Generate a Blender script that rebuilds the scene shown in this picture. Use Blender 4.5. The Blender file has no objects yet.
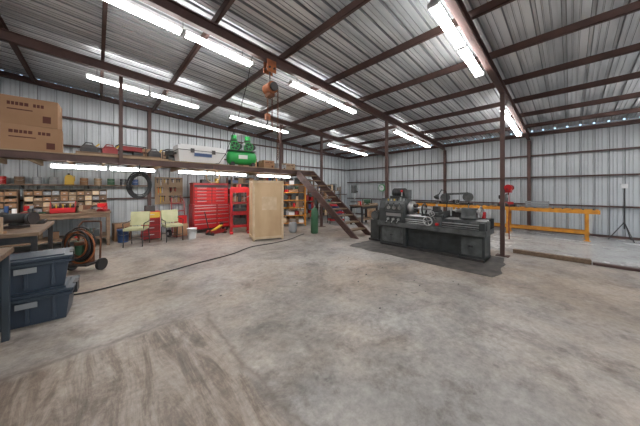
import bpy, bmesh, math, random
from mathutils import Vector, Matrix, Euler
random.seed(7)
R=math.radians
# ------------------------------------------------------------------ materials
def M(name,col,rough=.6,metal=0.,col2=None,scale=4.,bump=0.,emit=0.,stretch=(1,1,1),detail=6,lo=.35,hi=.7):
    m=bpy.data.materials.new(name); m.use_nodes=True
    nt=m.node_tree; n=nt.nodes; l=nt.links; b=n['Principled BSDF']
    b.inputs['Base Color'].default_value=(*col,1); b.inputs['Roughness'].default_value=rough
    b.inputs['Metallic'].default_value=metal
    if emit:
        b.inputs['Emission Color'].default_value=(*col,1); b.inputs['Emission Strength'].default_value=emit
    if col2 or bump:
        tc=n.new('ShaderNodeTexCoord'); mp=n.new('ShaderNodeMapping'); mp.inputs['Scale'].default_value=stretch
        nz=n.new('ShaderNodeTexNoise'); nz.inputs['Scale'].default_value=scale; nz.inputs['Detail'].default_value=detail
        l.new(tc.outputs['Object'],mp.inputs[0]); l.new(mp.outputs[0],nz.inputs['Vector'])
        if col2:
            cr=n.new('ShaderNodeValToRGB'); cr.color_ramp.elements[0].position=lo; cr.color_ramp.elements[1].position=hi
            cr.color_ramp.elements[0].color=(*col,1); cr.color_ramp.elements[1].color=(*col2,1)
            l.new(nz.outputs['Fac'],cr.inputs[0]); l.new(cr.outputs[0],b.inputs['Base Color'])
        if bump:
            bp=n.new('ShaderNodeBump'); bp.inputs['Strength'].default_value=bump; bp.inputs['Distance'].default_value=.01
            l.new(nz.outputs['Fac'],bp.inputs['Height']); l.new(bp.outputs[0],b.inputs['Normal'])
    return m
steel=M('brown_steel',(.075,.042,.037),.55,.15,(.12,.062,.05),3,.1)
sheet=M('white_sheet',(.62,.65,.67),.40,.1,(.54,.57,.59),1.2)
sheet_rib_shade=M('white_sheet_rib_shade',(.32,.335,.345),.5,.1,(.25,.265,.275),1.2)  # darker copy of the wall sheet, paints shade onto rib side faces
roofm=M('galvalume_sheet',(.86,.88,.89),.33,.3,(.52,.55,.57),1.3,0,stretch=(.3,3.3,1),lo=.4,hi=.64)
roof_rib_shade=M('galvalume_rib_shade',(.30,.315,.325),.4,.3)  # rib shading of the roof put into the colour of the rib sides
white=M('white_enamel',(.75,.75,.75),.4)
tube_m=M('lamp_tube',(1,.99,.985),.4,emit=35)
wood=M('old_wood',(.22,.14,.085),.7,0,(.11,.068,.042),3,.2,stretch=(1,8,8))
ply=M('plywood',(.38,.28,.18),.7,0,(.27,.18,.11),3,stretch=(1,6,1))
lumber=M('lumber',(.42,.31,.2),.7,0,(.3,.2,.12),4,stretch=(1,6,6))
card=M('cardboard',(.36,.21,.12),.85,0,(.30,.17,.09),2)
ink=M('box_print',(.10,.03,.02),.8)
tape=M('tape',(.45,.33,.2),.4)
red=M('red_paint',(.52,.014,.016),.35,0,(.38,.01,.014),5)
dred=M('dark_red_paint',(.26,.018,.018),.45)
green=M('green_paint',(.03,.36,.08),.35)
dgreen=M('dark_green_paint',(.04,.12,.06),.45)
lime=M('pale_green_vinyl',(.47,.46,.28),.5,0,(.38,.38,.22),5)
black=M('black_rubber',(.015,.015,.017),.55)
dark=M('dark_metal',(.04,.04,.043),.45,.5,(.08,.07,.065),6)
chrome=M('bright_steel',(.5,.5,.5),.28,.95)
gm=M('machine_grey',(.055,.060,.060),.45,.1,(.03,.032,.031),6)
gm2=M('machine_grey_light',(.12,.127,.125),.42,.1,(.055,.058,.056),7)
orange=M('rack_orange',(.70,.30,.02),.5,0,(.45,.16,.02),6)
yellow=M('yellow_paint',(.65,.42,.05),.5)
hoist_o=M('hoist_orange',(.42,.13,.04),.5,.1,(.22,.07,.03),8)
blue=M('tote_blue',(.032,.045,.066),.42,0,(.045,.06,.084),3)
blueg=M('leg_blue_grey',(.05,.065,.082),.5,.2)
beige=M('crate_tan',(.60,.42,.25),.65,0,(.45,.29,.155),2.2,.1,stretch=(1,1,.4))
cream=M('crate_edge',(.66,.51,.34),.6,0,(.52,.37,.22),5)
bluep=M('blue_plastic',(.03,.075,.2),.4)
greyp=M('grey_plastic',(.28,.29,.30),.5)
tan=M('tan_rope',(.5,.36,.22),.8)
rust=M('rusty_steel',(.2,.08,.04),.8,.3,(.09,.045,.03),10,.3)
mats_rand=[red,bluep,greyp,card,wood,dark,gm,dgreen,white,cream,gm,card,ply,dark,dred,greyp,wood,card,rust]

def concrete(name,side=False):
    m=bpy.data.materials.new(name); m.use_nodes=True
    nt=m.node_tree; n=nt.nodes; l=nt.links; b=n['Principled BSDF']
    tc=n.new('ShaderNodeTexCoord')
    def noise(s,d=6,dist=0,vec=None,rough=.6):
        z=n.new('ShaderNodeTexNoise'); z.inputs['Scale'].default_value=s; z.inputs['Detail'].default_value=d
        z.inputs['Distortion'].default_value=dist; z.inputs['Roughness'].default_value=rough
        l.new(vec or tc.outputs['Object'],z.inputs['Vector']); return z.outputs['Fac']
    def mapped(sx,sy,rz=0,off=0):
        mp=n.new('ShaderNodeMapping'); mp.inputs['Scale'].default_value=(sx,sy,1); mp.inputs['Rotation'].default_value=(0,0,rz); mp.inputs['Location'].default_value=(off,off,off)
        l.new(tc.outputs['Object'],mp.inputs[0]); return mp.outputs[0]
    def ramp(f,stops):
        c=n.new('ShaderNodeValToRGB'); e=c.color_ramp.elements
        e[0].position,e[0].color=stops[0][0],(*stops[0][1],1)
        e[1].position,e[1].color=stops[-1][0],(*stops[-1][1],1)
        for p,col in stops[1:-1]:
            x=e.new(p); x.color=(*col,1)
        l.new(f,c.inputs[0]); return c.outputs[0]
    def mix(f,a,c,bt='MIX'):
        x=n.new('ShaderNodeMix'); x.data_type='RGBA'; x.blend_type=bt
        if isinstance(f,float): x.inputs[0].default_value=f
        else: l.new(f,x.inputs[0])
        for k,v in ((6,a),(7,c)):
            if isinstance(v,tuple): x.inputs[k].default_value=(*v,1)
            else: l.new(v,x.inputs[k])
        return x.outputs[2]
    def math_(op,a,c=0.,cl=False):
        x=n.new('ShaderNodeMath'); x.operation=op; x.use_clamp=cl
        for k,v in ((0,a),(1,c)):
            if isinstance(v,(int,float)): x.inputs[k].default_value=v
            else: l.new(v,x.inputs[k])
        return x.outputs[0]
    if side:
        base=ramp(noise(.8,7),[(.3,(.48,.475,.46)),(.7,(.60,.60,.59))])
    else:
        base=ramp(noise(.5,8,.3),[(.3,(.25,.225,.205)),(.43,(.325,.295,.265)),(.53,(.39,.35,.31)),(.7,(.46,.425,.39))])
        warm=ramp(noise(.3,5,.2),[(.42,(.95,.98,1.02)),(.58,(1.0,.88,.76))])
        base=mix(.85,base,warm,'MULTIPLY')
        grey_=ramp(noise(.75,10,.4,None,.74),[(.34,(.40,.41,.42)),(.43,(.72,.72,.72)),(.5,(1,1,1)),(.9,(1,1,1))])
        base=mix(.75,base,grey_,'MULTIPLY')
        # pale scuffs
        sc=ramp(noise(1.0,11,.3,mapped(1,1,.6,7.3),.78),[(.5,(0,0,0)),(.66,(1,1,1))])
        base=mix(math_('MULTIPLY',sc,.35),base,(.55,.52,.48))
        # dark spots
        sp_=ramp(noise(5.5,4,0,mapped(1,1,0,3.1),.5),[(.26,(.35,.32,.3)),(.33,(1,1,1)),(.9,(1,1,1))])
        base=mix(.7,base,sp_,'MULTIPLY')
    fine=ramp(noise(14,8,0,None,.75),[(.3,(.58,.57,.56)),(.65,(1.12,1.12,1.12))])
    base=mix(.85,base,fine,'MULTIPLY')
    blot=ramp(noise(2.4,10,.25,None,.78),[(.34,(.48,.44,.41)),(.49,(1,1,1)),(.7,(1.16,1.16,1.16))])
    base=mix(.85,base,blot,'MULTIPLY')
    if not side:
        sp=n.new('ShaderNodeSeparateXYZ'); l.new(tc.outputs['Object'],sp.inputs[0])
        w=noise(1.6,6); wo=math_('MULTIPLY',math_('SUBTRACT',w,.5),.35)
        xx=math_('ADD',sp.outputs[0],wo); yy=math_('ADD',sp.outputs[1],wo)
        mx=math_('MULTIPLY',math_('SUBTRACT',.95,xx),9,True); my=math_('MULTIPLY',math_('SUBTRACT',3.1,yy),9,True)
        mask=math_('MULTIPLY',mx,my)
        st=noise(1.5,9,.6,mapped(5,.7),.77)
        br=ramp(st,[(.34,(.075,.052,.038)),(.45,(.19,.14,.105)),(.54,(.34,.275,.22)),(.68,(.45,.39,.33))])
        br=mix(.8,br,fine,'MULTIPLY')
        br=mix(.75,br,blot,'MULTIPLY')
        base=mix(math_('MULTIPLY',mask,.85),base,br)
        for k,(o,v) in enumerate(((0,.95),(1,3.1))):
            d=math_('ABSOLUTE',math_('SUBTRACT',xx if o==0 else yy,v))
            ln=math_('SUBTRACT',1.0,math_('MULTIPLY',d,28),True)
            lim=my if o==0 else mx
            base=mix(math_('MULTIPLY',math_('MULTIPLY',ln,lim),.55),base,(.12,.085,.065))
    l.new(base,b.inputs['Base Color'])
    rr=ramp(noise(1.1,5),[(.3,(.28,)*3),(.7,(.6,)*3)] if not side else [(.3,(.15,)*3),(.7,(.32,)*3)])
    l.new(rr,b.inputs['Roughness'])
    bp=n.new('ShaderNodeBump'); bp.inputs['Strength'].default_value=.25; bp.inputs['Distance'].default_value=.01
    l.new(noise(9,9,0,None,.7),bp.inputs['Height']); l.new(bp.outputs[0],b.inputs['Normal'])
    return m
conc=concrete('concrete_worn'); conc2=concrete('concrete_side',True)
oil=M('oily_chips',(.05,.045,.042),.6,0,(.13,.115,.10),5,.5)

# ------------------------------------------------------------------ builder
class B:
    def __init__(s,name,loc=(0,0,0),rz=0,bevel=0):
        s.name=name;s.loc=loc;s.rz=rz;s.bevel=bevel;s.bm=bmesh.new();s.mats=[]
    def mi(s,m):
        if m not in s.mats: s.mats.append(m)
        return s.mats.index(m)
    def poly(s,vs,fs,m,smooth=False):
        i=s.mi(m); V=[s.bm.verts.new(v) for v in vs]
        for f in fs:
            try:
                F=s.bm.faces.new([V[k] for k in f]); F.material_index=i; F.smooth=smooth
            except ValueError: pass
    def box(s,x0,x1,y0,y1,z0,z1,m,tap=0):
        t=tap
        vs=[(x0+t,y0+t,z0),(x1-t,y0+t,z0),(x1-t,y1-t,z0),(x0+t,y1-t,z0),(x0,y0,z1),(x1,y0,z1),(x1,y1,z1),(x0,y1,z1)]
        s.poly(vs,[(0,3,2,1),(4,5,6,7),(0,1,5,4),(1,2,6,5),(2,3,7,6),(3,0,4,7)],m)
    def cb(s,c,d,m,rot=(0,0,0)):
        E=Euler(rot).to_matrix(); c=Vector(c); vs=[]
        for z in (-.5,.5):
            for x,y in ((-.5,-.5),(.5,-.5),(.5,.5),(-.5,.5)):
                vs.append(c+E@Vector((x*d[0],y*d[1],z*d[2])))
        s.poly(vs,[(0,3,2,1),(4,5,6,7),(0,1,5,4),(1,2,6,5),(2,3,7,6),(3,0,4,7)],m)
    def prism(s,pts,ax,a,b,m):
        f={'x':lambda u,v,w:(w,u,v),'y':lambda u,v,w:(u,w,v),'z':lambda u,v,w:(u,v,w)}[ax]
        n=len(pts); vs=[f(u,v,a) for u,v in pts]+[f(u,v,b) for u,v in pts]
        s.poly(vs,[tuple(range(n))[::-1],tuple(range(n,2*n))]+[(i,(i+1)%n,n+(i+1)%n,n+i) for i in range(n)],m)
    def bar(s,p,q,w,h,m):
        p=Vector(p);q=Vector(q);d=(q-p).normalized()
        up=Vector((0,0,1)) if abs(d.z)<.95 else Vector((0,1,0))
        a=d.cross(up).normalized()*w/2; b=a.cross(d).normalized()*h/2
        vs=[p-a-b,p+a-b,p+a+b,p-a+b,q-a-b,q+a-b,q+a+b,q-a+b]
        s.poly(vs,[(0,3,2,1),(4,5,6,7),(0,1,5,4),(1,2,6,5),(2,3,7,6),(3,0,4,7)],m)
    def lathe(s,p,axis,prof,m,n=20):
        p=Vector(p);d=Vector(axis).normalized()
        up=Vector((0,0,1)) if abs(d.z)<.95 else Vector((1,0,0))
        a=d.cross(up).normalized(); b=d.cross(a)
        vs=[];fs=[]
        for r,h in prof:
            for k in range(n):
                t=2*math.pi*k/n; vs.append(p+d*h+(a*math.cos(t)+b*math.sin(t))*r)
        K=len(prof)
        for j in range(K-1):
            for k in range(n): fs.append((j*n+k,j*n+(k+1)%n,(j+1)*n+(k+1)%n,(j+1)*n+k))
        s.poly(vs,fs,m,True)
        s.poly(vs[:n],[tuple(range(n))],m); s.poly(vs[-n:],[tuple(range(n))],m)
    def cyl(s,p,q,r,m,n=16,r2=None):
        p=Vector(p);q=Vector(q); s.lathe(p,q-p,[(r,0),(r2 if r2 is not None else r,(q-p).length)],m,n)
    def tube(s,pts,r,m,n=8,closed=False):
        P=[Vector(x) for x in pts];K=len(P);vs=[];fs=[];pa=None
        for i in range(K):
            if closed: d=(P[(i+1)%K]-P[i-1]).normalized()
            else: d=(P[min(i+1,K-1)]-P[max(i-1,0)]).normalized()
            if pa is None:
                up=Vector((0,0,1)) if abs(d.z)<.9 else Vector((1,0,0)); a=d.cross(up).normalized()
            else:
                a=(pa-d*pa.dot(d)).normalized()
            pa=a;b=d.cross(a)
            for k in range(n):
                t=2*math.pi*k/n; vs.append(P[i]+(a*math.cos(t)+b*math.sin(t))*r)
        for i in range(K if closed else K-1):
            j=(i+1)%K
            for k in range(n): fs.append((i*n+k,i*n+(k+1)%n,j*n+(k+1)%n,j*n+k))
        s.poly(vs,fs,m,True)
        if not closed:
            s.poly(vs[:n],[tuple(range(n))],m); s.poly(vs[-n:],[tuple(range(n))],m)
    def ring(s,c,R_,r,m,ax='z',n=28,sy=1):
        pts=[]
        for k in range(n):
            t=2*math.pi*k/n;u=R_*math.cos(t);v=R_*math.sin(t)*sy
            pts.append(Vector(c)+Vector({'z':(u,v,0),'y':(u,0,v),'x':(0,u,v)}[ax]))
        s.tube(pts,r,m,6,True)
    def wheel(s,c,R_,r,m,ax='y',spokes=4):
        s.ring(c,R_,r,m,ax,20); c=Vector(c)
        A={'y':(0,1,0),'x':(1,0,0),'z':(0,0,1)}[ax]
        s.lathe(c-Vector(A)*.02,A,[(R_*.2,0),(R_*.2,.04)],m,12)
        for k in range(spokes):
            t=2*math.pi*k/spokes+.4;u=R_*math.cos(t);v=R_*math.sin(t)
            s.cyl(c,c+Vector({'z':(u,v,0),'y':(u,0,v),'x':(0,u,v)}[ax]),r*.7,m,6)
    def sph(s,c,r,m,sc=(1,1,1)):
        K=8
        s2=[(max(.001,math.sin(math.pi*i/K))*r,-math.cos(math.pi*i/K)*r*sc[2]) for i in range(K+1)]
        s.lathe(c,(0,0,1),s2,m,14)
    def done(s):
        bmesh.ops.recalc_face_normals(s.bm,faces=s.bm.faces)
        me=bpy.data.meshes.new(s.name); s.bm.to_mesh(me); s.bm.free()
        for m in s.mats: me.materials.append(m)
        o=bpy.data.objects.new(s.name,me); bpy.context.scene.collection.objects.link(o)
        o.location=s.loc;o.rotation_euler=(0,0,s.rz)
        if s.bevel:
            bv=o.modifiers.new('bevel','BEVEL'); bv.width=s.bevel; bv.segments=2; bv.limit_method='ANGLE'; bv.angle_limit=R(50)
        return o

# ------------------------------------------------------------------ shell
XL,XR,YF,YB=-6.,11.9,-6.,10.
def ZR(x): return 3.45+.065*(XR-x)
def ribbed(name,org,u,L,v,H,nrm,m,mshade,topfun=None):
    org=Vector(org);u=Vector(u);v=Vector(v);nrm=Vector(nrm)
    b=B(name); prof=[]; p=.305; k=0
    while k*p<L:
        s=k*p
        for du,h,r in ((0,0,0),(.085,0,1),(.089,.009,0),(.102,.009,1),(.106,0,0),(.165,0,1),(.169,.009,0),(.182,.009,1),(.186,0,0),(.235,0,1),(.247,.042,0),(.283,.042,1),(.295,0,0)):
            if s+du<L: prof.append((s+du,h,r))
        k+=1
    prof.append((L,0,0))
    b.mi(m); b.mi(mshade); V=[]
    for a,h,r in prof:
        p0=org+u*a-nrm*h
        Ht=topfun(p0) if topfun else H
        V.append((b.bm.verts.new(p0),b.bm.verts.new(p0+v*Ht)))
    for i in range(len(prof)-1):
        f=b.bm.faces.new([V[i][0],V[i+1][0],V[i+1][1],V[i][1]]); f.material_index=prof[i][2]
    me=bpy.data.meshes.new(name); b.bm.to_mesh(me); b.bm.free(); me.materials.append(m); me.materials.append(mshade)
    o=bpy.data.objects.new(name,me); bpy.context.scene.collection.objects.link(o); return o
SH=.24
ribbed('wall_back',(XL,YB,0),(1,0,0),XR-XL,(0,0,1),4,(0,-1,0),sheet,sheet_rib_shade,lambda p:ZR(p.x)+SH)
ribbed('wall_right',(XR,YF,0),(0,1,0),YB-YF,(0,0,1),3.45+SH,(-1,0,0),sheet,sheet_rib_shade)
ribbed('wall_left',(XL,YF,0),(0,1,0),YB-YF,(0,0,1),ZR(XL)+SH,(1,0,0),sheet,sheet_rib_shade)
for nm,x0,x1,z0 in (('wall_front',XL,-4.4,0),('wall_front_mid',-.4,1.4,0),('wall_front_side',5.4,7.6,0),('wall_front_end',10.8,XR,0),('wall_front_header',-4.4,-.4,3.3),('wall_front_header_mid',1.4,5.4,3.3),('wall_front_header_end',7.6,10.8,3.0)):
    ribbed(nm,(x0,YF,z0),(1,0,0),x1-x0,(0,0,1),1,(0,1,0),sheet,sheet_rib_shade,lambda p,z0=z0:ZR(p.x)+SH-z0)
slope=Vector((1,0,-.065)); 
ribbed('ceiling',(XL,YF,ZR(XL)+SH),(0,1,0),YB-YF,tuple(slope),XR-XL,(0,0,-1),roofm,roof_rib_shade)
b=B('floor'); b.box(XL,7.3,YF,YB,-.15,0,conc); b.done()
b=B('floor_side_slab'); b.box(7.3,XR+.3,YF,YB,-.15,.0,conc2); b.done()
b=B('ground_outside'); b.box(XL-14,XR+14,YF-25,YF,-.2,-.02,M('gravel',(.45,.42,.37),.9,0,(.35,.32,.28),3)); b.done()
n=0
def trim(fn):
    global n; n+=1; b=B('trim_%d'%n); fn(b); b.done()
for z in (2.75,1.95,.95):
    trim(lambda b:b.box(XR-.13,XR-.045,YF+.1,YB-.1,z,z+.05,steel))
for z in (3.55,2.75,1.2):
    trim(lambda b:b.box(XL+.1,XR-.2,YB-.13,YB-.045,z,z+.05,steel))
trim(lambda b:b.box(XR-.16,XR-.045,YF+.1,YB-.1,.0,.06,steel))
trim(lambda b:b.bar((XL+.1,YB-.09,ZR(XL+.1)+.12),(XR-.1,YB-.09,ZR(XR-.1)+.12),.09,.14,steel))
trim(lambda b:b.box(XR-.15,XR-.045,YF+.1,YB-.1,3.45+.05,3.45+.17,steel))
for y in (-5,-2,1.05,4.0,7.0):
    b=B('roof_rafter')
    for (a,c,w) in ((-.1,-.085,.1),(.065,.08,.1),(-.09,.07,.014)):
        x0,x1=XL+.05,XR-.16
        b.poly([(x0,y-w/2,ZR(x0)+a),(x1,y-w/2,ZR(x1)+a),(x1,y+w/2,ZR(x1)+a),(x0,y+w/2,ZR(x0)+a),
                (x0,y-w/2,ZR(x0)+c),(x1,y-w/2,ZR(x1)+c),(x1,y+w/2,ZR(x1)+c),(x0,y+w/2,ZR(x0)+c)],
               [(0,3,2,1),(4,5,6,7),(0,1,5,4),(1,2,6,5),(2,3,7,6),(3,0,4,7)],steel)
    b.done()
    b=B('wall_post'); b.box(XR-.17,XR-.05,y-.05,y+.05,0,3.45-.1,steel); b.box(XR-.25,XR-.05,y-.1,y+.1,0,.012,steel); b.done()
    b=B('steel_column'); x=6.7; b.box(x-.04,x+.04,y-.04,y+.04,0,ZR(x)-.1,steel); b.box(x-.07,x+.12,y-.12,y+.12,0,.015,steel)
    b.done()
x=XR-1.25
while x>XL+.3:
    b=B('roof_purlin'); z=ZR(x)+.08
    b.box(x-.028,x+.028,YF+.05,YB-.05,z,z+.01,steel); b.box(x-.028,x-.022,YF+.05,YB-.05,z,z+.12,steel); b.box(x-.028,x+.028,YF+.05,YB-.05,z+.112,z+.12,steel)
    b.done(); x-=1.32
for x in (-3.6,1.3,6.7):
    b=B('wall_post'); b.box(x-.05,x+.05,YB-.2,YB-.08,0,ZR(x)+.05,steel); b.box(x-.1,x+.1,YB-.25,YB-.05,0,.012,steel); b.done()
b=B('wood_curb',bevel=.008); b.box(7.2,7.32,-.3,.93,0,.09,wood); b.box(7.2,7.32,-5.9,-.32,0,.05,steel); b.done()

# ------------------------------------------------------------------ lights
def fixture(x0,x1,y,z=None,name='fluorescent_light'):
    b=B(name); f=(lambda x:ZR(x)-.14) if z is None else (lambda x:z)
    def sl(xa,xb,ya,yb,a,c,m):
        b.poly([(xa,ya,f(xa)+a),(xb,ya,f(xb)+a),(xb,yb,f(xb)+a),(xa,yb,f(xa)+a),(xa,ya,f(xa)+c),(xb,ya,f(xb)+c),(xb,yb,f(xb)+c),(xa,yb,f(xa)+c)],
               [(0,3,2,1),(4,5,6,7),(0,1,5,4),(1,2,6,5),(2,3,7,6),(3,0,4,7)],m)
    L=x1-x0
    for i in range(2):
        a=x0+i*L/2+.01; c=x0+(i+1)*L/2-.01
        sl(a,c,y-.035,y+.035,0,.05,white)
        for sy in (-.045,.045):
            b.cyl((a+.03,y+sy,f(a)-.01),(c-.03,y+sy,f(c)-.01),.022,tube_m,10)
        sl(a,a+.025,y-.07,y+.07,-.035,.03,white); sl(c-.025,c,y-.07,y+.07,-.035,.03,white)
    for xx in (x0+.2,(x0+x1)/2,x1-.2):
        b.cyl((xx,y,f(xx)+.04),(xx,y,(ZR(xx)+.22) if z is None else z+.09),.005,dark,6)
    b.done()
for y in (1.2,4.25,7.55,-1.8,-4.8):  # rows behind the camera are unseen, added for fill light
    fixture(-.2,2.2,y); fixture(3.1,5.4,y); fixture(7.6,10.6,y)
fixture(-3.6,-1.3,4.25); fixture(-3.6,-1.3,1.2)
for a,c in ((-3.6,-1.6),(-.75,1.15),(1.65,3.75),(4.1,5.6)): fixture(a,c,7.68,2.02)

# ------------------------------------------------------------------ mezzanine + stairs
b=B('mezzanine_deck'); x0,x1=XL+.1,6.64
b.box(x0,x1,7.5,7.512,2.13,2.28,steel); b.box(x0,x1,7.5,7.56,2.13,2.142,steel); b.box(x0,x1,7.5,7.56,2.268,2.28,steel)
x=x0
while x<x1-.06: b.box(x,x+.05,7.52,9.78,2.15,2.27,lumber); x+=.6
b.box(x0,x1,7.48,9.78,2.28,2.305,ply); b.box(x1-.012,x1,7.5,9.78,2.13,2.28,steel)
b.done()
for x in (.42,5.0,-3.5):
    b=B('steel_hanger_post'); b.box(x-.035,x+.035,7.41,7.478,2.13,ZR(x)+.08,steel); b.box(x-.06,x+.06,7.41,7.478,2.10,2.13,steel); b.done()
b=B('staircase')
y0,y1,zt=7.46,4.6,2.2
for x in (5.78,6.56):
    b.prism([(y1-.18,0),(y1+.12,0),(y0,zt-.2),(y0,zt+.08),(y0-.12,zt+.08)],'x',x,x+.05,steel)
for i in range(10):
    f=(i+.9)/10.6; y=y1+(y0-y1)*f; z=zt*f+.02
    b.box(5.78,6.6,y-.13,y+.13,z-.02,z+.02,wood); 
b.done()

# ------------------------------------------------------------------ lathe
b=B('metal_lathe',(6.05,2.4,.006),R(-90),bevel=.006)
b.box(-1.25,-.5,-.27,.27,0,.60,gm); b.box(.72,1.2,-.25,.25,0,.58,gm); b.box(-.5,.72,-.16,.2,.05,.5,gm)
b.box(-1.27,1.25,-.38,.34,.54,.58,gm2); b.box(-1.27,1.25,-.38,-.365,.58,.65,gm2); b.box(1.235,1.25,-.38,.34,.58,.65,gm2); b.box(-.5,1.25,.325,.34,.58,.86,gm)
b.box(-1.2,1.2,-.30,.30,0,.05,dark)
b.box(-.6,1.22,-.14,.14,.60,.82,gm2)
for x in (-.35,-.05,.25,.55,.85): b.box(x,x+.05,-.155,-.14,.6,.8,gm)
for y in (-.12,.08): b.prism([(y,.82),(y+.05,.82),(y+.035,.85),(y+.015,.85)],'x',-.6,1.2,chrome)
b.prism([(-.24,.60),(.26,.60),(.26,1.14),(.14,1.26),(-.14,1.26),(-.24,1.12)],'x',-1.12,-.55,gm2)
b.prism([(-.26,.45),(.26,.45),(.28,1.0),(.22,1.16),(.1,1.26),(-.1,1.26),(-.2,1.16),(-.26,1.0)],'x',-1.30,-1.12,gm)
b.box(-1.05,-.68,-.10,.14,1.26,1.33,gm); b.cyl((-1.06,.14,1.42),(-.7,.14,1.42),.11,dark)
for k in range(7): b.cyl((-1.04+.05*k,.14,1.42),(-1.025+.05*k,.14,1.42),.125,gm,20)
b.box(-.7,-.58,.05,.23,1.26,1.5,gm2); b.cyl((-.75,.0,1.30),(-.75,-.0,1.44),.02,chrome); b.sph((-.75,0,1.46),.035,red)
b.box(-1.1,-.57,-.30,-.22,.64,.92,gm); b.box(-1.05,-.62,-.306,-.3,.8,.88,chrome)
for x in (-1.0,-.84,-.68):
    b.cyl((x,-.22,1.02),(x,-.28,1.02),.045,chrome,12); b.cyl((x,-.27,1.02),(x+.04,-.34,1.14),.011,chrome,8); b.sph((x+.04,-.34,1.14),.024,black)
for x in (-.98,-.83,-.68): b.cyl((x,-.3,.72),(x,-.34,.72),.032,chrome,12); b.cyl((x,-.33,.72),(x-.02,-.40,.62),.009,chrome,8); b.sph((x-.02,-.4,.62),.018,black)
b.lathe((-.55,0,1.02),(1,0,0),[(.1,0),(.1,.05),(.17,.05),(.17,.14),(.15,.17),(.05,.17)],chrome,28)
for k in range(4):
    t=R(45+90*k); b.cb((-.36,math.cos(t)*.09,1.02+math.sin(t)*.09),(.07,.045,.08),dark,(t-R(90),0,0))
b.cyl((-.37,0,1.02),(.05,0,1.02),.028,chrome)
b.ring((-.14,0,1.0),.14,.02,gm,'x',24); b.box(-.17,-.11,-.12,.12,.84,.89,gm)
b.box(.0,.38,-.26,.22,.85,.91,gm); b.box(.02,.36,-.32,-.2,.60,.86,gm2); b.box(.1,.28,-.32,.2,.91,.96,gm2); b.box(.1,.26,-.14,.08,.96,1.01,gm)
b.box(.11,.25,-.12,.02,1.01,1.1,dark); b.cyl((.18,-.05,1.1),(.18,-.05,1.16),.024,chrome); b.cyl((.18,-.05,1.15),(.29,-.14,1.2),.01,chrome,8); b.sph((.29,-.14,1.2),.022,black)
b.wheel((.1,-.39,.76),.10,.013,chrome); b.cyl((.1,-.3,.76),(.1,-.41,.76),.018,chrome); b.wheel((.19,-.38,.94),.06,.01,chrome); b.cyl((.29,-.32,.7),(.29,-.36,.7),.035,red)
b.cyl((.24,-.32,.8),(.24,-.39,.86),.009,chrome,8)
b.box(.38,.40,-.2,.2,.86,1.0,gm)
b.prism([(-.13,.85),(.13,.85),(.09,.93),(.08,1.09),(-.08,1.09),(-.09,.93)],'x',.72,1.0,gm2)
b.cyl((.58,0,1.02),(1.06,0,1.02),.04,chrome); b.cyl((.5,0,1.02),(.58,0,1.02),.004,chrome,12,.03); b.wheel((1.08,0,1.02),.11,.014,chrome,'x')
b.cyl((.85,-.02,1.07),(.88,-.14,1.2),.01,chrome,8); b.sph((.88,-.14,1.2),.022,black); b.box(.7,1.02,-.15,.15,.85,.875,gm)
for z,r in ((.74,.015),(.69,.013),(.645,.01)): b.cyl((-.57,-.2,z),(1.12,-.2,z),r,chrome,10)
b.box(1.1,1.2,-.26,-.12,.60,.8,gm)
b.tube([(.3,.18,.7),(.3,.3,1.2),(.28,.28,1.46),(.22,.15,1.5),(.18,.05,1.36)],.012,black)
b.lathe((.18,.05,1.38),(-.3,-.8,-1),[(.02,0),(.07,.1)],gm,12)
b.box(-1.18,-.58,-.285,-.27,.1,.5,gm2); b.box(.77,1.15,-.262,-.25,.1,.48,gm2)
for x in (-.9,.95): b.box(x-.04,x+.04,-.3,-.285 if x<0 else -.262,.28,.31,dark)
for k in range(14):
    x=random.uniform(-.4,1.1); b.cb((x,-.27,.605),(random.uniform(.05,.16),.06,.05),random.choice([dark,rust,chrome,red,wood]),(0,0,random.uniform(-.5,.5)))
for k in range(6):
    x=-1.05+.09*k; b.cyl((x,-.18,1.2),(x,-.18,1.2+random.uniform(.04,.12)),.02,random.choice([dark,rust,chrome,yellow]),10)
b.box(.45,.68,.16,.3,.86,1.02,dark); b.cyl((.9,.24,.84),(.9,.24,1.03),.05,yellow); b.cyl((1.08,.24,.84),(1.08,.24,1.0),.04,red)
b.box(.4,1.2,.15,.32,.83,.86,gm)
b.done()
b=B('oily_floor_mat'); pts=[]
for k in range(40):
    t=2*math.pi*k/40; c,s_=math.cos(t),math.sin(t)
    q=1/max(abs(c),abs(s_))**.85; pts.append((5.72+.82*c*q*(1+.05*random.uniform(-1,1)),2.5+1.65*s_*q*(1+.04*random.uniform(-1,1))))
b.prism(pts,'z',0.0,.006,oil); b.done()
b=B('electric_motor',(6.2,3.98,0.0),0,.004); b.box(-.22,.22,-.2,.2,0,.06,dark); b.box(-.2,.2,-.15,.15,.06,.62,gm); b.cyl((-.2,0,.75),(.2,0,.75),.13,gm2,20)
for k in range(5): b.cyl((-.15+.07*k,0,.75),(-.13+.07*k,0,.75),.14,gm,20)
b.cyl((.2,0,.75),(.25,0,.75),.09,dark); b.box(-.06,.06,-.12,.12,.6,.68,dark); b.done()

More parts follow.
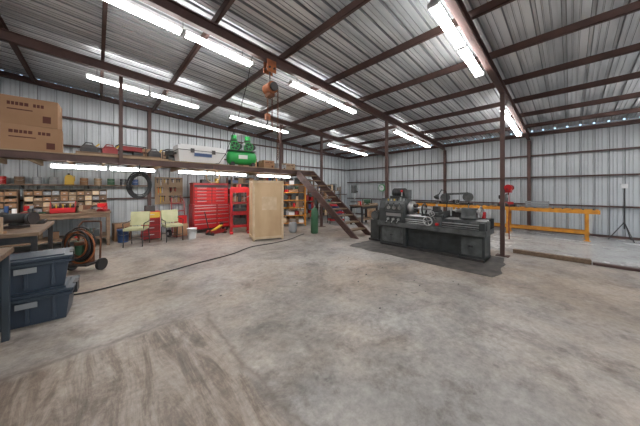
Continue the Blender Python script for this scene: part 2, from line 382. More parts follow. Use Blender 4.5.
# ------------------------------------------------------------------ orange rack by right wall
b=B('steel_roller_rack',bevel=.004)
for x in (10.45,11.0):
    b.box(x-.04,x+.04,-.6,5.2,.80,.91,orange)
    b.box(x-.03,x+.03,-.4,5.0,.2,.26,orange)
    for y in (-.35,1.5,3.2,4.9):
        b.box(x-.035,x+.035,y-.035,y+.035,0,.8,orange); b.box(x-.07,x+.07,y-.07,y+.07,0,.012,orange)
for y in (-.35,1.5,3.2,4.9): b.box(10.45,11.0,y-.03,y+.03,.66,.74,orange)
y=-.5
while y<5.1: b.cyl((10.47,y,.89),(10.98,y,.89),.028,dark,10); y+=.22
b.done()
zk=.92
b=B('chop_saw',(10.75,1.55,zk),R(90),.004); b.box(-.25,.25,-.15,.2,0,.08,dark); b.cyl((-.0,.02,.28),(.04,.02,.28),.17,gm2,24); b.cyl((.04,.02,.32),(.24,.02,.32),.07,black); b.tube([(.0,-.1,.4),(.0,-.22,.46),(.0,-.3,.42)],.018,black); b.box(-.2,.2,.12,.16,.08,.16,red); b.bar((0,.18,.06),(0,.03,.28),.06,.06,dark); b.done()
b=B('plastic_crate',(10.73,.75,zk),0,.004); b.box(-.2,.2,-.28,.28,0,.02,greyp)
for z in (.02,.09,.16):
    b.box(-.2,.2,-.28,-.265,z,z+.04,greyp); b.box(-.2,.2,.265,.28,z,z+.04,greyp); b.box(-.2,-.185,-.28,.28,z,z+.04,greyp); b.box(.185,.2,-.28,.28,z,z+.04,greyp)
for x in (-.19,.19):
    for y in (-.27,.27): b.box(x-.012,x+.012,y-.012,y+.012,0,.2,greyp)
b.done()
b=B('horizontal_band_saw',(10.72,3.2,zk),R(-90),.006)
b.box(-.55,.55,-.16,.16,0,.06,gm); b.cyl((-.42,-.05,.26),(-.42,.06,.26),.18,gm2,28); b.cyl((.42,-.05,.3),(.42,.06,.3),.18,gm2,28); b.bar((-.42,.0,.40),(.42,.0,.45),.1,.08,gm2); b.box(-.1,.1,-.12,.12,.06,.18,dark); b.cyl((-.42,.06,.26),(-.42,.2,.26),.09,dark); b.wheel((.1,-.2,.12),.08,.01,chrome); b.done()
b=B('steel_bar_stock'); 
for i in range(7): b.cyl((10.6+.04*i,3.95,zk+.02),(10.6+.04*i,5.1+.03*i,zk+.02),.018,[dark,chrome,rust][i%3],8)
b.done()
b=B('tripod_stand',(11.25,-1.1,0)); b.cyl((0,0,.35),(0,0,1.55),.014,dark,8)
for k in range(3):
    t=R(90+120*k); b.cyl((0,0,.55),(.3*math.cos(t),.3*math.sin(t),.012),.011,dark,8)
b.box(-.09,.09,-.06,.06,1.55,1.68,white); b.done()
b=B('red_hose_reel',(6.7,.99,1.5)); b.box(-.10,.10,-.10,.0,-.06,.10,red); b.cyl((-.10,-.06,.05),(-.16,-.06,.05),.07,red,20); b.cyl((.10,-.06,.05),(.16,-.06,.05),.07,dred,16); b.bar((-.2,-.05,.02),(.2,-.05,.02),.03,.03,dred)
b.tube([(-.06,-.06,-.0),(-.07,-.07,-.3),(-.06,-.06,-.7),(-.0,-.06,-1.1)],.008,dred); b.done()
b=B('wall_clock',(XR-.18,7.3,1.62)); b.cyl((-.04,0,0),(.03,0,0),.2,green,28); b.cyl((-.045,0,0),(-.035,0,0),.16,white,28); b.bar((-.05,0,0),(-.05,.05,.11),.01,.012,black); b.bar((-.05,0,0),(-.05,-.08,.02),.01,.012,black); b.done()

# ------------------------------------------------------------------ tan crate cabinet
b=B('tan_wooden_cabinet',(3.86,6.55,0),R(-19),.015)
b.box(-.44,.44,-.35,.38,.05,1.74,beige)
for x in (-.46,.40):
    for y in (-.37,.34): b.box(x,x+.06,y,y+.06,.0,1.78,cream)
for z in (.04,1.71):
    b.box(-.46,.46,-.37,-.33,z,z+.07,cream); b.box(-.46,.46,.36,.40,z,z+.07,cream); b.box(-.46,-.42,-.37,.40,z,z+.07,cream); b.box(.42,.46,-.37,.40,z,z+.07,cream)
b.box(-.2,.25,-.352,-.35,.9,1.3,cream); b.box(-.42,.42,-.33,.36,1.74,1.77,beige)
b.done()
def toolchest(name,loc,w,rz=0,h1=1.0,h2=1.7):
    b=B(name,loc,rz,.006)
    b.box(-w/2,w/2,-.24,.24,.13,h1,red); b.box(-w/2+.03,w/2-.03,-.2,.22,h1,h2,red); b.box(-w/2+.02,w/2-.02,-.21,.23,h2,h2+.05,dred)
    b.box(-w/2+.02,w/2-.02,-.25,-.24,.14,h1-.01,black); b.box(-w/2+.05,w/2-.05,-.21,-.2,h1+.02,h2-.02,black)
    z=.16
    for hh in (.18,.14,.14,.11,.1,.07):
        b.box(-w/2+.03,w/2*.25,-.266,-.24,z,z+hh,red); b.box(-w/2+.05,w/2*.25-.02,-.28,-.266,z+hh-.035,z+hh-.012,chrome)
        b.box(w/2*.25+.02,w/2-.03,-.266,-.24,z,z+hh,red); b.box(w/2*.25+.04,w/2-.05,-.28,-.266,z+hh-.035,z+hh-.012,chrome); z+=hh+.016
    z=h1+.03
    while z<h2-.1:
        b.box(-w/2+.06,-.01,-.226,-.2,z,z+.095,red); b.box(.01,w/2-.06,-.226,-.2,z,z+.095,red)
        for a in (-w/4-.02,w/4-.02): b.box(a-.15,a+.15,-.24,-.226,z+.065,z+.085,chrome)
        z+=.115
    for x in (-w/2+.08,w/2-.08):
        for y in (-.17,.17): b.cyl((x-.02,y,.06),(x+.02,y,.06),.06,black,16); b.box(x-.03,x+.03,y-.03,y+.03,.06,.13,chrome)
    b.tube([(w/2,-.18,h1-.1),(w/2+.06,-.18,h1-.1),(w/2+.06,.18,h1-.1),(w/2,.18,h1-.1)],.012,chrome)
    b.box(-.3,.0,-.12,.1,h2+.05,h2+.17,dark); b.cyl((.25,0,h2+.05),(.25,0,h2+.22),.07,yellow); b.done()
toolchest('red_tool_chest',(2.98,9.0,0),1.25)
b=B('red_shop_press',(3.66,8.0,0),R(-20),.004)
for x in (-.28,.28): b.box(x-.045,x+.045,-.06,.06,.06,1.55,red); b.box(x-.05,x+.05,-.3,.3,0,.06,red)
for y in (-.06,.02): b.box(-.3,.3,y,y+.04,1.41,1.6,red); b.box(-.3,.3,y,y+.04,.62,.76,red)
b.box(-.26,.26,-.1,.1,.2,.28,red); b.cyl((0,0,1.0),(0,0,1.43),.06,dark); b.cyl((0,0,.88),(0,0,1.0),.03,chrome); b.box(-.26,.26,-.07,.07,1.02,1.08,dred); b.cyl((.06,-.05,1.15),(.3,-.25,1.3),.012,chrome,8)
for x in (-.15,.15): b.cyl((x,0,1.07),(x,0,1.43),.02,chrome,10)
b.box(-.2,.2,-.09,.09,.761,.86,dark); b.box(-.2,.2,-.06,.06,.281,.5,dark); b.cyl((0,0,1.6),(0,0,1.7),.05,dred); b.done()
b=B('hand_truck',(1.93,8.75,0),R(15)); 
for x in (-.2,.2): b.tube([(x,-.02,.12),(x,.05,1.1),(x*.8,.12,1.25)],.016,dred)
b.tube([(-.16,.12,1.25),(0,.14,1.28),(.16,.12,1.25)],.016,black)
for z in (.3,.55,.8,1.05): b.box(-.2,.2,.01+z*.06-.02,.025+z*.06,z,z+.03,dred)
b.box(-.22,.22,-.25,-.01,.03,.045,dred); b.box(-.17,.17,-.24,-.03,.046,.42,card); b.box(-.15,.15,-.22,-.03,.421,.68,red)
for x in (-.25,.25): b.cyl((x-.03,.08,.12),(x+.03,.08,.12),.12,black,20); b.cyl((x-.035,.08,.12),(x+.035,.08,.12),.05,white,12)
b.done()
def chair(loc,rz):
    b=B('padded_metal_chair',loc,rz,.008)
    for x in (-.21,.21):
        b.tube([(x,-.24,.013),(x,-.21,.42),(x,.18,.44),(x,.26,.88)],.013,dark); b.tube([(x,.27,.013),(x,.2,.42)],.013,dark)
        b.tube([(x,-.21,.42),(x*1.12,-.2,.62),(x*1.12,.15,.64),(x,.22,.66)],.012,dark)
    b.box(-.22,.22,-.24,.2,.43,.50,lime); b.cb((0,.235,.71),(.44,.05,.38),lime,(R(-11),0,0))
    b.cyl((-.21,-.23,.2),(.21,-.23,.2),.01,dark,8); b.cyl((-.21,.23,.2),(.21,.23,.2),.01,dark,8); b.done()
chair((.78,8.02,0),R(-25)); chair((1.62,8.1,0),R(5))
b=B('small_parts_cabinet',(1.2,8.85,0),0,.005); b.box(-.22,.22,-.2,.2,.03,.85,red); 
for i in range(4): b.box(-.2,.2,-.215,-.2,.06+.2*i,.23+.2*i,yellow if i==3 else dred); b.box(-.06,.06,-.235,-.215,.15+.2*i,.17+.2*i,chrome)
for x in (-.18,.18): b.box(x-.03,x+.03,-.18,.18,0,.03,dark)
b.box(-.15,.1,-.1,.1,.85,1.02,dark); b.done()
b=B('plastic_bucket',(2.14,8.05,0)); b.lathe((0,0,0),(0,0,1),[(.11,0),(.13,.3),(.14,.3),(.14,.32),(.125,.32),(.11,.03)],white,24); b.tube([(-.135,0,.28),(-.1,-.12,.2),(0,-.15,.16),(.1,-.12,.2),(.135,0,.28)],.004,chrome); b.done()
b=B('floor_jack',(2.95,8.25,0),R(20),.005); 
for y in (-.12,.1): b.box(-.3,.3,y,y+.02,.04,.16,dred)
b.bar((-.2,0,.1),(.22,0,.3),.1,.05,yellow); b.cyl((.22,0,.3),(.22,0,.36),.06,dark); b.cyl((-.28,0,.12),(-.45,0,.8),.016,dark)
for x in (-.25,.25): b.cyl((x,-.16,.05),(x,.16,.05),.05,dark)
b.done()

# ------------------------------------------------------------------ workbenches
def bench(name,x0,x1,y0,y1,h,topm,legm,shelf=True,leg=.07):
    b=B(name,((x0+x1)/2,(y0+y1)/2,0),0,.004); w=(x1-x0)/2;d=(y1-y0)/2
    b.box(-w,w,-d,d,h-.05,h,topm); b.box(-w+.03,w-.03,-d+.03,-d+.06,h-.15,h-.05,legm); b.box(-w+.03,w-.03,d-.06,d-.03,h-.15,h-.05,legm)
    for x in (-w+leg/2+.02,w-leg/2-.02):
        for y in (-d+leg/2+.02,d-leg/2-.02): b.box(x-leg/2,x+leg/2,y-leg/2,y+leg/2,0,h-.05,legm)
    if shelf: b.box(-w+.03,w-.03,-d+.03,d-.03,.22,.25,topm)
    b.done()
bench('wooden_workbench',-2.4,.28,8.6,9.6,.92,wood,wood)
bench('wooden_workbench',-5.6,-2.5,8.6,9.6,.92,wood,wood)
bench('steel_work_table',-2.0,-.6,5.2,6.9,.90,wood,dark,True,.06)
bench('steel_work_table',-2.0,-.615,3.15,3.9,.92,wood,blueg,False,.05)
def bins(name,loc,w,nx,nz,cw,ch,mats,d=.3):
    b=B(name,loc,0,.003); 
    b.box(-w/2,w/2,d/2-.02,d/2,0,nz*ch+.02,dark)
    for z in range(nz+1): b.box(-w/2,w/2,-d/2,d/2,z*ch,z*ch+.012,wood)
    for x in range(nx+1): xx=-w/2+x*w/nx; b.box(xx-.006,xx+.006,-d/2,d/2,0,nz*ch+.012,wood)
    for x in range(nx):
        for z in range(nz):
            xx=-w/2+(x+.5)*w/nx; c=random.choice(mats); q=w/nx/2-.012
            b.box(xx-q,xx+q,-d/2-.015,d/2-.03,z*ch+.013,z*ch+ch*random.uniform(.55,.93),c)
            b.box(xx-.02,xx+.02,-d/2-.025,-d/2-.015,z*ch+ch*.3,z*ch+ch*.42,chrome)
    b.done()
bins('parts_bin_rack',(-.55,9.3,.92),1.5,10,4,.19,.145,[card,cream,greyp,wood,card,lumber,greyp,wood])
bins('parts_bin_rack',(-2.15,9.3,.92),1.5,8,4,.2,.145,[card,cream,greyp,wood,card,dark])
bins('parts_bin_rack',(-3.9,9.3,.92),1.6,7,3,.2,.17,[card,cream,greyp,card])
def boxgen(name,loc,s,m=card,rz=0,print_=True):
    b=B(name,loc,rz,.004); x,y,z=s[0]/2,s[1]/2,s[2]; b.box(-x,x,-y,y,0,z,m)
    b.box(-x,x,-.03,.03,z,z+.002,tape); b.box(-.002-x,-x,-.03,.03,z*.75,z,tape); b.box(x,x+.002,-.03,.03,z*.75,z,tape)
    b.box(-x,x,-.004,.004,z+.002,z+.004,dark)
    if print_:
        px=-x*.75
        for k in range(9):
            w=x*random.uniform(.09,.15)
            if k!=5: b.box(px,px+w,-y-.002,-y,z*.68,z*.80,ink)
            px+=w+x*.03
        b.box(-x*.75,x*.1,-y-.002,-y,z*.52,z*.56,ink); b.box(x*.45,x*.75,-y-.002,-y,z*.15,z*.4,ink)
    b.done()
b=B('bench_vise',(.12,8.8,.92),R(-20),.004); b.box(-.1,.1,-.1,.1,0,.05,dred); b.box(-.06,.06,-.16,.12,.05,.14,red); b.box(-.08,.08,-.02,.04,.14,.22,red); b.box(-.08,.08,-.12,-.07,.12,.22,red); b.cyl((0,-.3,.1),(0,-.15,.1),.016,chrome); b.cyl((-.1,-.29,.1),(.1,-.29,.1),.008,chrome,8); b.done()
b=B('red_tool_caddy',(-.62,8.8,.92),0,.003); b.box(-.22,.22,-.12,.12,0,.02,red)
b.box(-.22,.22,-.12,-.108,0,.13,red);b.box(-.22,.22,.108,.12,0,.13,red)
for x in (-.22,.208): b.prism([(-.12,0),(.12,0),(.12,.13),(.03,.3),(-.03,.3),(-.12,.13)],'x',x,x+.012,red)
b.cyl((-.22,0,.27),(.22,0,.27),.014,chrome,10)
for k in range(7): b.cyl((-.18+.06*k,random.uniform(-.06,.06),.02),(-.18+.06*k,random.uniform(-.08,.08),.22),.012,random.choice([yellow,dark,chrome]),8)
b.done()
def handtools(name,x0,x1,y0,y1,z,N):
    b=B(name)
    for k in range(N):
        x=random.uniform(x0,x1);y=random.uniform(y0,y1);t=random.random();m=random.choice(mats_rand)
        if t<.3: h=random.uniform(.08,.24); b.cyl((x,y,z),(x,y,z+h),random.uniform(.03,.06),m,12)
        elif t<.6:
            a=random.uniform(0,3); h=.03; b.bar((x,y,z+h/2),(x+.12*math.cos(a),y+.06*math.sin(a),z+h/2),.04,h,m)
        else:
            h=random.uniform(.06,.2); w=random.uniform(.04,.1); b.box(x-w,x+w,y-.05,y+.05,z,z+h,m)
    b.done()
handtools('bench_top_tools',-2.2,-1.0,8.68,9.0,.92,18)
handtools('bench_top_tools',-.3,-.08,8.68,9.0,.92,7)
handtools('bench_top_tools',-5,-3.2,8.7,9.0,.92,18)
handtools('bench_top_tools',-1.7,-.8,5.28,5.42,.90,10)
handtools('bench_top_tools',-1.9,-1.3,6.0,6.7,.90,12)
handtools('under_bench_hardware',-2.2,.1,8.8,9.3,.25,36)
handtools('table_shelf_hardware',-1.8,-.8,5.4,6.7,.25,22)
b=B('tool_pegboard'); b.box(1.45,2.3,9.82,9.86,1.0,1.95,ply)
for k in range(34):
    x=random.uniform(1.5,2.25); z=random.choice([1.9,1.6,1.3]); L=random.uniform(.12,.26); m=random.choice([dark,chrome,red,yellow,black,wood])
    b.cyl((x,9.79,z),(x,9.79,z-L),.012,m,8); b.box(x-.03,x+.03,9.78,9.82,z-.04,z,dark)
b.done()
b=B('wall_shelf'); b.box(-5.5,1.2,9.45,9.78,1.62,1.65,wood)
for x in (-5,-3.8,-2.6,-1.4,-.2,.8): b.prism([(9.76,1.53),(9.78,1.53),(9.78,1.62),(9.48,1.62)],'x',x,x+.03,dark)
b.done()
for i in range(22):
    x=-5.2+i*.29; s=random.choice([0,0,1,1,2]); z=1.652
    if s==0:
        b=B('paint_can',(x,9.6,z)); c=random.choice(mats_rand); b.cyl((0,0,0),(0,0,.19),.085,c,20); b.lathe((0,0,.185),(0,0,1),[(.09,0),(.09,.012),(.075,.012),(.075,.006)],chrome,20); b.tube([(-.087,0,.14),(-.06,-.09,.1),(0,-.11,.09),(.06,-.09,.1),(.087,0,.14)],.003,chrome,6); b.done()
    elif s==1: boxgen('small_cardboard_carton',(x,9.6,z),(.26,.26,random.uniform(.15,.3)))
    else:
        b=B('oil_jug',(x,9.6,z),0,.01); c=random.choice([bluep,dred,yellow,dark,white,dark]); b.box(-.09,.09,-.05,.05,0,.2,c); b.prism([(-.09,.2),(.09,.2),(.03,.27),(-.05,.27)],'y',-.05,.05,c); b.cyl((-.01,0,.27),(-.01,0,.31),.025,black,12); b.tube([(.05,0,.25),(.1,0,.24),(.1,0,.12),(.085,0,.08)],.012,c,6); b.done()
boxgen('floor_carton',(.55,9.3,0),(.4,.4,.5),card,.1)
for x,y,c in ((.55,8.85,bluep),(2.15,9.4,red)):
    b=B('storage_pail',(x,y,0)); b.lathe((0,0,0),(0,0,1),[(.12,0),(.14,.35),(.15,.35),(.15,.37),(.02,.38)],c,24); b.tube([(-.145,0,.33),(-.11,-.12,.24),(0,-.16,.2),(.11,-.12,.24),(.145,0,.33)],.004,chrome,6); b.done()
b=B('air_hose_coil',(.78,7.44,1.62)); 
for k in range(9): b.ring((random.uniform(-.03,.03),-.01-.018*(k%4),random.uniform(-.04,.04)),.19+.014*(k%4),.013,black,'y',30,1.4)
b.bar((0,.0,.28),(0,.0,.52),.03,.03,dark); b.done()
b=B('rope_coil',(2.55,7.44,1.92));
for k in range(4): b.ring((0,-.01-.012*k,0),.19+.01*(k%2),.012,tan,'y')
b.bar((0,.03,.18),(0,.03,.3),.02,.03,dark); b.done()
# ------------------------------------------------------------------ left foreground
b=B('welding_hose_cart',(-.2,6.15,0),R(-40))
b.box(-.22,.22,-.16,.16,.14,.17,dark)
for x in (-.2,.2): b.tube([(x,.14,.16),(x,.16,.82),(x*.8,.2,.9)],.015,rust); b.cyl((x*1.3-.025,.1,.11),(x*1.3+.025,.1,.11),.11,black,20)
b.tube([(-.16,.2,.9),(.16,.2,.9)],.015,rust)
for k in range(9): b.ring((random.uniform(-.05,.05),-.02-.03*(k%4),.5+random.uniform(-.04,.04)),.2+.025*(k%3),.014,[rust,black,hoist_o,dark][k%4],'y',26,1.15)
b.box(-.05,.05,-.1,.17,.5,.56,rust); b.cyl((-.08,.05,.17),(-.08,.05,.55),.07,dgreen); b.cyl((.09,.05,.17),(.09,.05,.5),.07,rust); b.done()
def tote(loc,rz):
    b=B('storage_tote',loc,rz,.01); w,d,h=.33,.24,.33
    b.box(-w,w,-d,d,0,h,blue,.04); b.box(-w-.015,w+.015,-d-.015,d+.015,h-.05,h-.02,blue); b.box(-w-.028,w+.028,-d-.028,d+.028,h,h+.028,blue)
    b.box(-w+.04,w-.04,-d+.04,d-.04,h+.028,h+.042,blue)
    for sx in (-1,1): b.box(sx*(w+.02)-.02,sx*(w+.02)+.02,-.09,.09,h-.09,h+.035,black); 
    for x in (-.2,0,.2): b.box(x-.015,x+.015,-d+.0,-d+.04,.04,h-.05,blue)
    b.box(-w*.6,w*.6,-d-.024,-d-.01,h-.045,h-.015,blueg)
    b.box(-.08,.08,-d-.02,-d-.014,h-.12,h-.06,greyp); b.done()
tote((-.54,4.30,0),R(-4)); tote((-.58,4.32,.374),R(3))
b=B('yellow_bucket',(-.84,3.6,0)); b.lathe((0,0,0),(0,0,1),[(.13,0),(.155,.36),(.17,.36),(.17,.385),(.15,.385),(.13,.03)],yellow,24); b.tube([(-.16,0,.34),(-.12,-.13,.26),(0,-.18,.22),(.12,-.13,.26),(.16,0,.34)],.004,chrome); b.done()
def grinder(loc,rz,c):
    b=B('bench_grinder',loc,rz,.005); b.box(-.1,.1,-.09,.09,0,.04,dark); b.cyl((-.14,0,.15),(.14,0,.15),.08,c); b.box(-.05,.05,-.05,.05,.04,.1,c)
    for x in (-.19,.19): b.cyl((x-.025,0,.15),(x+.025,0,.15),.1,dark,24); b.cyl((x-.012,-.02,.15),(x+.012,-.02,.15),.09,gm2,20); b.cyl((x*.7,0,.15),(x,0,.15),.02,chrome)
    b.done()
grinder((-.92,6.0,.901),R(-30),gm)
b=B('toolbox',(-1.3,5.65,.90),R(10),.006); b.box(-.24,.24,-.11,.11,0,.17,dred); b.prism([(-.11,.17),(.11,.17),(.06,.24),(-.06,.24)],'x',-.24,.24,dred); b.tube([(-.08,0,.24),(-.07,0,.28),(.07,0,.28),(.08,0,.24)],.01,chrome); b.box(-.03,.03,-.12,-.11,.13,.19,chrome); b.done()
b=B('steel_tray',(-.88,6.6,.90),0,.003); b.box(-.2,.2,-.15,.15,0,.01,dark)
for a in ((-.2,.2,-.15,-.14),(-.2,.2,.14,.15),(-.2,-.19,-.15,.15),(.19,.2,-.15,.15)): b.box(a[0],a[1],a[2],a[3],0,.06,dark)
for k in range(8): b.cyl((random.uniform(-.15,.15),random.uniform(-.1,.1),.03),(random.uniform(-.15,.15),random.uniform(-.1,.1),.05),.015,random.choice([rust,chrome,red]),8)
b.done()

# ------------------------------------------------------------------ items on mezzanine
zt=2.306
boxgen('cardboard_box',(-1.0,8.1,zt),(.84,.55,.55),card,R(2)); boxgen('cardboard_box',(-1.02,8.12,zt+.556),(.80,.55,.58),card,R(-3))
boxgen('cardboard_box',(-1.85,8.0,zt),(.45,.5,.75),card,R(8)); boxgen('cardboard_box',(-2.7,8.2,zt),(.7,.6,.5),card,0); boxgen('cardboard_box',(-2.6,8.2,zt+.507),(.5,.45,.4),card,.2)
b=B('white_cooler_chest',(2.35,7.95,zt),0,.02); b.box(-.66,.66,-.28,.28,0.03,.36,white,.03); b.box(-.68,.68,-.3,.3,.38,.5,white); b.box(-.6,.6,-.24,.24,.5,.54,white); b.box(-.66,.66,-.27,.27,.36,.38,dark)
for x in (-.3,.3): b.box(x-.05,x+.05,-.325,-.3,.3,.42,dark)
for x in (-.69,.69): b.box(x-.025,x+.025,-.1,.1,.25,.3,dark)
for x in (-.5,.5): b.box(x-.08,x+.08,-.22,.22,0,.03,black)
b.box(-.25,.25,-.302,-.3,.2,.3,bluep)
b.done()
b=B('air_compressor',(3.66,7.85,zt),R(-12),.004)
b.lathe((-.5,0,.3),(1,0,0),[(.05,0),(.17,.03),(.23,.1),(.23,.9),(.17,.97),(.05,1.0)],green,28)
for x in (-.34,.34): b.box(x-.03,x+.03,-.22,.22,0,.14,dark); b.cyl((x,-.25,.07),(x,-.2,.07),.07,black,16)
b.box(-.45,.45,-.18,.18,.52,.55,dark)
for x in (-.26,.2):
    b.cyl((x,-.0,.55),(x,0,.74),.12,green,20)
    for k in range(6): b.cyl((x,0,.74+k*.035),(x,0,.755+k*.035),.11,green if k%2 else dark,20)
    b.cyl((x,0,.95),(x,0,1.06),.09,green,16); b.cyl((x+.17,-.12,.68),(x+.17,.13,.68),.09,black,16); b.cyl((x,-.19,.68),(x,-.12,.68),.13,black,24); b.wheel((x,-.2,.68),.14,.014,green,'y',6)
b.tube([(-.26,0,1.05),(-.1,.0,1.12),(.1,0,1.12),(.2,0,1.05)],.014,chrome); b.tube([(0,-.1,.52),(0,-.25,.6),(.02,-.25,.75)],.01,chrome); b.cyl((.02,-.29,.75),(.02,-.25,.75),.04,white)
b.tube([(-.52,-.1,.35),(-.6,-.1,.45),(-.6,.1,.45),(-.52,.1,.35)],.014,black); b.box(-.15,.15,-.235,-.225,.25,.38,white); b.done()
b=B('lumber_stack',(.35,7.72,zt)); 
for i in range(6): b.box(-.75+.1*random.random(),1.0+.2*random.random(),-.12+.05*i,-.08+.05*i,0,.04,[lumber,wood,ply][i%3])
for i in range(3): b.box(-.7,.9,-.1+.06*i,-.05+.06*i,.041,.08,[wood,lumber][i%2])
b.done()
b=B('steel_pipe_bundle',(.15,8.15,zt)); 
for i in range(5): b.cyl((-.5,-.1+.06*i,.03),(1.3,-.1+.06*i,.03),.028,[dark,rust][i%2],10)
for i in range(4): b.cyl((-.45,-.07+.06*i,.081),(1.2,-.07+.06*i,.081),.028,[rust,dark][i%2],10)
b.done()
for x,y,c in ((1.25,8.6,dark),(-.15,8.6,dark),(.25,8.6,dred),(2.95,8.6,dark)):
    b=B('fuel_can',(x,y,zt),.1,.012); b.box(-.16,.16,-.09,.09,0,.3,c); b.prism([(-.16,.3),(.16,.3),(.08,.37),(-.1,.37)],'y',-.09,.09,c); b.tube([(-.1,0,.36),(-.06,0,.42),(.06,0,.42),(.08,0,.36)],.014,c); b.cyl((.12,0,.33),(.2,0,.42),.018,yellow); b.done()
for x,y,s,m in ((4.7,7.95,(.45,.4,.3),card),(5.3,8.0,(.4,.4,.2),greyp),(5.9,8.3,(.5,.5,.3),ply),(1.0,9.45,(.5,.4,.5),card),(1.75,9.4,(.5,.4,.45),ply),(4.6,9.3,(.6,.5,.5),card)):
    boxgen('cardboard_box',(x,y,zt),s,m,0)
def gen(loc,c):
    b=B('portable_generator',loc,R(10),.005)
    for y in (-.2,.2): b.tube([(-.3,y,.02),(-.3,y,.45),(.3,y,.45),(.3,y,.02),(-.3,y,.02)],.015,dark)
    for x in (-.3,.3): b.cyl((x,-.2,.45),(x,.2,.45),.015,dark); b.cyl((x,-.2,.03),(x,.2,.03),.015,dark)
    b.box(-.25,.22,-.17,.17,.3,.43,c); b.cyl((-.24,0,.17),(.0,0,.17),.12,gm2); b.box(.02,.25,-.14,.14,.05,.28,dark); b.done()
gen((.72,8.75,zt),dred); gen((1.85,8.75,zt),gm2)
for x in (2.6,5.3):
    b=B('tire',(x,9.3,zt)); 
    for k in range(2):
        b.lathe((0,0,.205*k),(0,0,1),[(.17,.0),(.28,0),(.32,.05),(.32,.15),(.28,.2),(.17,.2)],black,32)
    b.done()

# ------------------------------------------------------------------ hoist
b=B('chain_hoist',(2.44,4.0,0)); zr=ZR(2.44)-.1
b.box(-.1,.1,-.07,-.055,zr-.2,zr+.03,hoist_o); b.box(-.1,.1,.055,.07,zr-.2,zr+.03,hoist_o); b.cyl((-.05,-.09,zr-.12),(-.05,.09,zr-.12),.02,dark); b.cyl((.05,-.09,zr-.12),(.05,.09,zr-.12),.02,dark)
b.tube([(0,0,zr-.12),(0,0,zr-.4)],.012,dark); b.ring((0,0,zr-.37),.04,.012,chrome,'y',14)
b.cyl((0,-.12,zr-.5),(0,.1,zr-.5),.11,hoist_o,24); b.cyl((0,-.17,zr-.5),(0,-.12,zr-.5),.08,dark,20); b.box(-.06,.06,-.08,.08,zr-.66,zr-.42,rust)
def chain(x,y,z0,z1):
    k=0;z=z0
    while z>z1:
        b.ring((x,y,z),.014,.005,rust,'y' if k%2 else 'x',8,1.6); z-=.036; k+=1
chain(-.05,0,zr-.6,zr-1.0); chain(.05,0,zr-.6,zr-1.35); chain(.09,-.14,zr-.5,zr-1.9)
b.box(-.09,-.01,-.04,.04,zr-1.12,zr-1.0,hoist_o); b.tube([(-.05,0,zr-1.12),(-.05,0,zr-1.18),(-.09,0,zr-1.22),(-.1,0,zr-1.27),(-.05,0,zr-1.31),(0,0,zr-1.27)],.013,dark)
b.done()
b=B('power_cord'); z0=ZR(2.0)-.1
b.tube([(2.1,4.05,z0),(2.1,4.3,z0-.5),(2.15,4.9,z0-1.15),(2.3,5.8,z0-1.6),(2.5,6.8,z0-1.75),(2.65,7.47,2.31)],.007,black,6); b.done()
def bez(P,n=60):
    out=[]
    for i in range(len(P)-1):
        p0=P[max(i-1,0)];p1=P[i];p2=P[i+1];p3=P[min(i+2,len(P)-1)]
        for k in range(n//len(P)+1):
            t=k/(n//len(P)+1)
            out.append([.5*((2*p1[j])+(-p0[j]+p2[j])*t+(2*p0[j]-5*p1[j]+4*p2[j]-p3[j])*t*t+(-p0[j]+3*p1[j]-3*p2[j]+p3[j])*t**3) for j in range(2)])
    out.append(list(P[-1])); return [(a,c,.012) for a,c in out]
b=B('air_hose'); b.tube(bez([(-.35,4.9),(-.1,4.82),(.39,4.9),(.95,5.05),(1.54,5.22),(2.3,5.4),(2.92,5.72),(3.6,5.72),(4.2,5.8),(4.75,6.05),(5.1,6.2)],120),.011,black,8); b.done()

# ------------------------------------------------------------------ background shelving and machines
def shelf(name,loc,w,h,d,nl,rz=0,hmax=9,fr=wood):
    b=B(name,loc,rz)
    for x in (-w/2,w/2-.05):
        for y in (-d/2,d/2-.05): b.box(x,x+.05,y,y+.05,0,h,fr)
    for i in range(nl):
        z=.1+i*(h-.35)/(nl-1); b.box(-w/2,w/2,-d/2,d/2,z,z+.03,fr); x=-w/2+.06
        while x<w/2-.2:
            q=random.uniform(.08,.24); hh=min(random.uniform(.1,(h-.2)/(nl-1)*.8),hmax-z-.05)
            if random.random()<.93:
                m=random.choice(mats_rand)
                if random.random()<.35: b.cyl((x+q/2,-.05,z+.03),(x+q/2,-.05,z+.03+hh),min(q/2,.1),m,14)
                else: b.box(x,x+q,-d/2+.03,d/2-.06,z+.03,z+.03+hh,m)
            x+=q+.015
    b.done()
shelf('storage_shelf',(4.75,9.3,0),1.9,2.0,.5,5,0,2.08); shelf('storage_shelf',(7.3,9.4,0),1.9,2.0,.5,5,0,2.08); shelf('storage_shelf',(9.4,9.4,0),1.8,1.7,.5,4)
shelf('metal_shelf_rack',(6.0,8.15,0),1.25,1.95,.45,6,R(-35),2.06,orange)
b=B('gas_cylinder',(5.5,6.1,0)); b.lathe((0,0,0),(0,0,1),[(.11,0),(.13,.02),(.13,.72),(.1,.82),(.045,.87),(.045,.9)],dgreen,24); b.cyl((0,0,.9),(0,0,.98),.02,chrome); b.wheel((0,0,.98),.04,.008,chrome,'z'); b.cyl((0,0,.94),(.06,0,.94),.012,chrome,8); b.done()
b=B('propane_tank',(5.05,6.75,0)); b.lathe((0,0,.0),(0,0,1),[(.11,0),(.12,.03),(.15,.06),(.155,.12),(.155,.28),(.13,.34),(.06,.37)],greyp,24); b.ring((0,0,.44),.1,.01,greyp); 
for t in (0,2.1,4.2): b.cyl((.1*math.cos(t),.1*math.sin(t),.34),(.1*math.cos(t),.1*math.sin(t),.44),.01,greyp,8)
b.done()
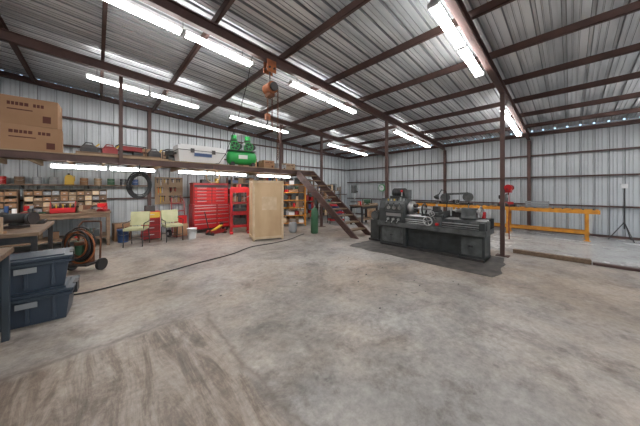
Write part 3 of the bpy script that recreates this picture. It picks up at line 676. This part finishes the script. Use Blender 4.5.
b=B('drill_press',(9.6,7.6,0),R(-60),.004); b.box(-.22,.22,-.25,.25,0,.05,gm); b.cyl((0,.12,.05),(0,.12,1.6),.04,chrome); b.box(-.17,.17,-.22,.14,.88,.92,gm); b.box(-.12,.12,-.25,.3,1.35,1.62,gm2); b.prism([(-.3,1.62),(.32,1.62),(.28,1.74),(-.26,1.74)],'x',-.11,.11,gm); b.cyl((0,-.14,1.1),(0,-.14,1.35),.03,chrome); b.cyl((.12,-.1,1.42),(.2,-.1,1.42),.03,dark)
for t in (0,2.1,4.2): b.cyl((.18,-.1,1.42),(.2,-.1+.18*math.cos(t),1.42+.18*math.sin(t)),.008,chrome,8)
b.cyl((0,.3,1.4),(0,.3,1.6),.09,dark); b.done()
b=B('steel_drum',(8.6,7.9,0)); b.lathe((0,0,0),(0,0,1),[(.28,0),(.29,.02),(.285,.3),(.295,.31),(.285,.33),(.285,.58),(.295,.6),(.285,.62),(.285,.86),(.29,.88),(.27,.88),(.27,.86)],bluep,28); b.done()
boxgen('floor_carton',(10.6,7.2,0),(.6,.5,.45),card); boxgen('floor_carton',(10.6,7.2,.455),(.5,.45,.35),ply,.2)
bench('machine_bench',8.0,9.2,5.9,6.6,.85,wood,dark)
handtools('shop_hand_tools',8.1,8.3,6.0,6.5,.85,6)
grinder((8.75,6.2,.851),R(-60),dgreen)
b=B('red_tool_cart',(7.9,7.3,0),R(-30),.004)
for z in (.12,.45,.78): b.box(-.35,.35,-.2,.2,z,z+.02,red); b.box(-.35,.35,-.2,-.19,z,z+.08,red); b.box(-.35,.35,.19,.2,z,z+.08,red); b.box(-.2,.1,-.1,.1,z+.02,z+.2,dark)
for x in (-.34,.34):
    for y in (-.19,.19): b.box(x-.012,x+.012,y-.012,y+.012,.08,.86,dark); b.cyl((x-.012,y,.04),(x+.012,y,.04),.04,black,14)
b.done()
b=B('leaf_debris')
for k in range(20):
    x=random.uniform(.8,4.6);y=random.uniform(1,4.2); r=random.uniform(.01,.022); t=random.random()*6
    b.prism([(x+r*math.cos(t+a),y+r*.6*math.sin(t+a)) for a in (0,1.2,2.5,3.9,5.2)],'z',0,.004,dark)
b.done()

# ------------------------------------------------------------------ world, camera
w=bpy.data.worlds.new('World'); bpy.context.scene.world=w; w.use_nodes=True
nt=w.node_tree; bg=nt.nodes['Background']; sk=nt.nodes.new('ShaderNodeTexSky'); sk.sky_type='NISHITA'; sk.sun_elevation=R(48); sk.sun_rotation=R(20); sk.sun_disc=False
nt.links.new(sk.outputs[0],bg.inputs[0]); bg.inputs[1].default_value=.35
try:
    bpy.context.scene.view_settings.view_transform='Standard'
except Exception: pass
cd=bpy.data.cameras.new('camera'); cam=bpy.data.objects.new('camera',cd); bpy.context.scene.collection.objects.link(cam)
cam.location=(0,0,1.5); cam.rotation_euler=(R(90),0,math.atan2(.727,.687)-R(90)); cd.lens=36*236/640; cd.sensor_width=36; cd.shift_y=-23/640; cd.clip_start=.05
bpy.context.scene.camera=cam
